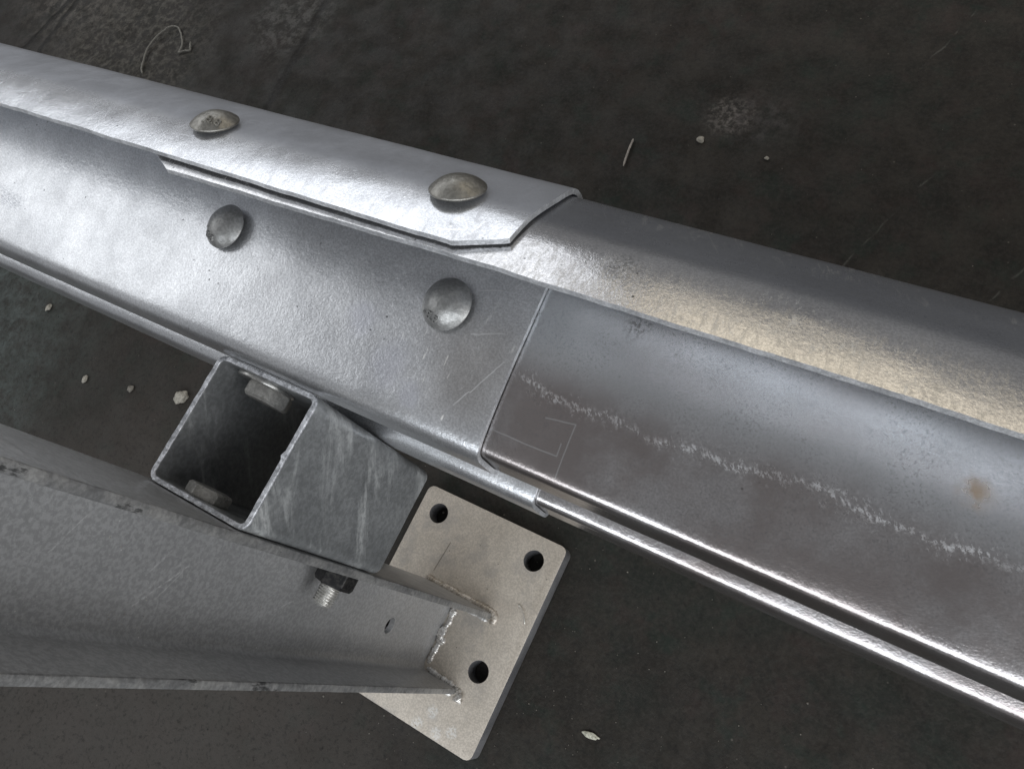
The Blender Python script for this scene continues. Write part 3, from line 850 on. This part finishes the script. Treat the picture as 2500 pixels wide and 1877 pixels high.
def base_plate():
    xa, xb, ya, yb = -544.5, -301.5, -245.5, 67.0
    loop = rounded_rect(xa, xb, ya, yb, 11, 7)
    # lower corner is clipped rather than round in two bites
    bm = bmesh.new()
    b = 1.2
    def ring(h, d):
        cx, cy = (xa + xb) / 2, (ya + yb) / 2
        q = []
        for (x, y) in loop:
            q.append(bm.verts.new(W(x - math.copysign(d, x - cx), y - math.copysign(d, y - cy), h)))
        return q
    rs = [ring(1075.0, b), ring(1075.0 + 0.4, b * 0.3), ring(1075.0 + b, 0), ring(1104.0, 0), ring(1105.0, 0.6)]
    n = len(loop)
    bm.faces.new(rs[0]); bm.faces.new(rs[-1])
    for p, q in zip(rs[:-1], rs[1:]):
        for k in range(n): bm.faces.new((p[k], p[(k + 1) % n], q[(k + 1) % n], q[k]))
    bmesh.ops.recalc_face_normals(bm, faces=bm.faces)
    me = bpy.data.meshes.new("base_plate"); bm.to_mesh(me); bm.free()
    o = bpy.data.objects.new("base_plate", me); COL.objects.link(o)
    me.materials.append(M_PLATE); me.materials.append(M_PLSIDE)
    for (x, y) in ((-340.5, 30.5), (-509, 32), (-344.5, -138.5), (-509, -138.5)):
        cb = bmesh.new(); bmesh.ops.create_cone(cb, cap_ends=True, segments=56, radius1=0.0152, radius2=0.0152, depth=0.1)
        for v in cb.verts:
            pass
        cm = bpy.data.meshes.new("cutter"); cb.to_mesh(cm); cb.free()
        cm.materials.append(M_PLSIDE)
        co = bpy.data.objects.new("cutter", cm); COL.objects.link(co)
        co.location = W(x, y, 1090)
        md = o.modifiers.new("hole", 'BOOLEAN'); md.object = co; md.operation = 'DIFFERENCE'; md.solver = 'EXACT'; md.material_mode = 'INDEX'
        bpy.context.view_layer.update()
        dg = bpy.context.evaluated_depsgraph_get()
        me2 = bpy.data.meshes.new_from_object(o.evaluated_get(dg))
        o.modifiers.clear(); o.data = me2; bpy.data.objects.remove(co)
    me = o.data
    for p in me.polygons:
        p.use_smooth = True
        p.material_index = 0 if p.normal.z > 0.5 else 1
    me.set_sharp_from_angle(angle=math.radians(30))
    return padd(o)
base_plate()

def weld_bead(pts, r0, mat, label, seed, jit=0.35, step=1.2, up=0.8):
    """lumpy bead: overlapping ripples along a polyline of (x, y) mm lying at the plate top"""
    P = []
    for (a, b) in zip(pts[:-1], pts[1:]):
        L = math.dist(a, b); k = max(1, int(L / step))
        for i in range(k): P.append((a[0] + (b[0] - a[0]) * i / k, a[1] + (b[1] - a[1]) * i / k))
    P.append(pts[-1])
    NS = 14; vs, fs = [], []
    for i, p in enumerate(P):
        a = P[max(0, i - 1)]; b = P[min(len(P) - 1, i + 1)]
        t = Vector((b[0] - a[0], b[1] - a[1])).normalized(); nx, ny = -t.y, t.x
        end = min(1, (i + 0.4) / 4, (len(P) - 0.6 - i) / 4)
        rr = r0 * (0.85 + jit * mnoise.noise(Vector((i * 0.11, seed, 0))) + 0.12 * math.sin(i * step * 1.7)) * math.sqrt(max(0.05, end))
        oy = 1.1 * mnoise.noise(Vector((i * 0.07, seed, 9)))
        for k in range(NS):
            an = 2 * math.pi * k / NS
            rk = rr * (1 + 0.22 * mnoise.noise(Vector((i * 0.25, k * 0.7, seed))))
            vs.append(W(p[0] + nx * (rk * math.cos(an) + oy), p[1] + ny * (rk * math.cos(an) + oy), 1075.5 - up * rk * math.sin(an)))
    for i in range(len(P) - 1):
        for k in range(NS):
            k2 = (k + 1) % NS
            fs.append((i * NS + k, i * NS + k2, (i + 1) * NS + k2, (i + 1) * NS + k))
    fs.append(tuple(range(NS))); fs.append(tuple((len(P) - 1) * NS + k for k in range(NS)))
    o = pydata("weld_bead", vs, fs, mat)
    o['label'] = label
    return padd(o)
weld_bead([(-481, -59.5), (-430, -58.8), (-362, -59.5), (-356, -63), (-356, -70), (-361, -73)], 6.2, M_WELDB, "brownish weld along the flange by the beams", 3)
weld_bead([(-364, -73), (-410, -73.5)], 3.2, M_WELD, "short weld inside the flange", 4)
weld_bead([(-417, -78), (-416, -100), (-419, -112), (-415, -126), (-417.5, -150), (-417, -163)], 5.4, M_WELD, "bright lumpy weld along the web", 5, jit=0.9)
weld_bead([(-416, -168), (-390, -170.5), (-366, -171), (-358, -175), (-358, -181)], 5.0, M_WELD, "weld inside the outer flange", 6, jit=0.6)
weld_bead([(-482, -182.5), (-366, -183)], 4.4, M_WELD, "weld outside the outer flange", 7)

def lump(name, pos, rx, ry, rz, mat, seed, parent=None, amp=0.35, sub=3):
    bm = bmesh.new(); bmesh.ops.create_icosphere(bm, subdivisions=sub, radius=1)
    for v in bm.verts:
        k = 1 + amp * mnoise.noise(v.co * 1.4 + Vector((seed, 0, 0)))
        v.co = Vector((v.co.x * rx * k, v.co.y * ry * k, v.co.z * rz * k)) * MM
    o = from_bm(name, bm, mat, None, smooth=True)
    o.location = pos
    return o
for (x, y, s, hh) in ((-418, -116, 6.5, 1071), (-417, -123, 5, 1072), (-354, -182, 6, 1073)):
    o = lump("weld_blob", W(x, y, hh), s, s * 1.2, s * 0.7, M_WELD, x, amp=0.6)
    o.parent = post; o.matrix_parent_inverse = Matrix.Translation(post.location).inverted()

# ------------------------------------------------------------------ small things on the floor and on the plate
def simple(name, col, rough=0.8, col2=None):
    n = N(name)
    c2 = col2 or tuple(v * 0.6 for v in col)
    return n.done(n.mix(n.ramp(n.noise(400, 4), 0.35, 0.65), c2, col), rough, 0.0, n.bump(n.noise(700, 3), 0.5, 0.001))
M_PEB = simple("pale_stone", (0.44, 0.41, 0.35)); M_PEB2 = simple("grey_stone", (0.24, 0.22, 0.19)); M_CHIP = simple("cream_chip", (0.62, 0.61, 0.50), 0.6)
M_STR = simple("dusty_thread", (0.30, 0.29, 0.26)); M_STRAW = simple("dry_sliver", (0.42, 0.38, 0.34)); M_SHAVE = zinc("shaving_metal", (0.5, 0.48, 0.44), (0.8, 0.78, 0.72), 0.25, 0.4, 0.8, spots=False)

def strand(name, pts, r, mat, taper=True, z0=None, wav=0.0):
    """round strand through pts (x, y, z) mm"""
    P = [Vector(p) for p in pts]
    Q = []
    for i in range(len(P) - 1):
        p0 = P[max(0, i - 1)]; p1 = P[i]; p2 = P[i + 1]; p3 = P[min(len(P) - 1, i + 2)]
        for k in range(10):
            t = k / 10
            Q.append(0.5 * ((2 * p1) + (p2 - p0) * t + (2 * p0 - 5 * p1 + 4 * p2 - p3) * t * t + (3 * p1 - p0 - 3 * p2 + p3) * t ** 3))
    Q.append(P[-1])
    NS = 8; vs, fs = [], []
    for i, p in enumerate(Q):
        d = (Q[min(len(Q) - 1, i + 1)] - Q[max(0, i - 1)]).normalized()
        u = d.cross(Vector((0, 0, 1))).normalized(); v = u.cross(d)
        e = min(1, (i + 1) / 5, (len(Q) - i) / 5) if taper else 1
        rr = r * (0.35 + 0.65 * e) * (1 + 0.25 * mnoise.noise(Vector((i * 0.4, r, 0))))
        w = wav * mnoise.noise(Vector((i * 0.35, 2, 2)))
        for k in range(NS):
            a = 2 * math.pi * k / NS
            q = p + u * (math.cos(a) * rr + w) + v * math.sin(a) * rr
            vs.append(q * MM)
    for i in range(len(Q) - 1):
        for k in range(NS):
            k2 = (k + 1) % NS; fs.append((i * NS + k, i * NS + k2, (i + 1) * NS + k2, (i + 1) * NS + k))
    fs.append(tuple(range(NS))); fs.append(tuple((len(Q) - 1) * NS + k for k in range(NS)))
    return pydata(name, vs, fs, mat)

o = strand("thread", [(-1750, 655, 2.5), (-1764, 668, 2.5), (-1776, 693, 2.6), (-1786, 720, 3.5), (-1784, 752, 5), (-1768, 782, 7), (-1757, 796, 6), (-1745, 800, 4), (-1732, 797, 3),
                      (-1708, 778, 3), (-1691, 760, 2.5), (-1684, 745, 2.5), (-1682, 733, 2.5), (-1666, 741, 3), (-1652, 744, 3), (-1660, 756, 3), (-1668, 768, 2.5)], 2.0, M_STR, wav=1.6)
tag(o, "curled pale thread lying on the dark floor above the bright beam", "thread")
o = strand("sliver", [(-514, 764, 2.2), (-513, 748, 2.4), (-511, 728, 2.2), (-508, 707, 1.8)], 1.9, M_STRAW)
tag(o, "straight pale sliver on the dark floor beyond the lap end", "sliver")
o = strand("metal_shaving", [(-333.5, -33.5, 31.5), (-326, -36, 33), (-319.5, -41.5, 34), (-315, -48, 33), (-312.4, -53, 31.6)], 0.9, M_SHAVE)
tag(o, "thin curved metal shaving on the base plate near its long edge", "shaving")

pebbles = [((-399.5, 790), 6.5, 5.2, 4, M_PEB, "cream pebble at the foot of the pale dust smudge, beyond the darker beam"),
           ((-1104, 16), 13.5, 11.5, 9, M_PEB, "largest round pale pebble, on the floor beside the square tube"),
           ((-1350, -36), 7, 5, 4, M_PEB, "small pale pebble left of the tube, under the bright beam"),
           ((-1230, -12), 6, 6.5, 4.5, M_PEB2, "small grey pebble midway between the round pebble and the floor's green patch"),
           ((-282, 782), 3.6, 3, 2.5, M_PEB, "tiny pale pebble right of the dust smudge"),
           ((-1560, 60), 9, 5, 4, M_PEB, "elongated pale crumb on the greenish worn floor at the left edge"),
           ]
first = None
for i, ((x, y), a, b, c, m, lab) in enumerate(pebbles):
    o = lump("pebble", Vector((x, y, c * 0.6)) * MM, a, b, c, m, i * 3.7, amp=0.5)
    o.rotation_euler.z = i * 0.9
    tag(o, lab, "pebble", "loose pebbles on the floor")
o = lump("paint_chip", Vector((-175.5, -140.5, 1.6)) * MM, 10.5, 3.6, 1.8, M_CHIP, 40, amp=0.5)
o.rotation_euler.z = 0.12
tag(o, "cream coloured flake lying on the dark floor right of the base plate", "chip")

def grit(name, n, area_fn, size, mat, label, cat):
    vs, fs = [], []
    for _ in range(n):
        p, nrm = area_fn()
        s = size * random.uniform(0.4, 1.3) * (2.0 if random.random() < 0.06 else 1)
        b = len(vs)
        for d in ((1, 0, .3), (0, 1, .3), (-1, 0, .3), (0, -1, .3), (0, 0, .9), (0, 0, -.3)):
            q = Vector(d) * s * random.uniform(0.5, 1.2)
            vs.append((Vector(p) + q) * MM)
        for k in range(4):
            fs += [(b + k, b + (k + 1) % 4, b + 4), (b + (k + 1) % 4, b + k, b + 5)]
    o = pydata(name, vs, fs, mat, smooth=False)
    tag(o, label, cat, kind="stuff")
    return o
def on_floor():
    if random.random() < 0.45:
        x, y = random.gauss(-250, 190), random.gauss(-190, 150)
    else:
        x, y = random.uniform(-1900, 700), random.uniform(-450, 1300)
    return (x, y, 0.2), None
grit("floor_grit", 600, on_floor, 0.9, M_PEB2, "fine pale grit scattered over the dark floor", "grit")

def on_web():
    h = random.uniform(430, 960); y = random.uniform(-165, -80)
    if random.random() < 0.5: y = random.gauss(-160, 5); y = max(y, -170)
    return (-422.6, y, CAMH - h), None
g = grit("zinc_grit", 110, on_web, 0.55, M_PEB, "", "grit")
for k in ('label', 'category'): del g[k]
padd(g)
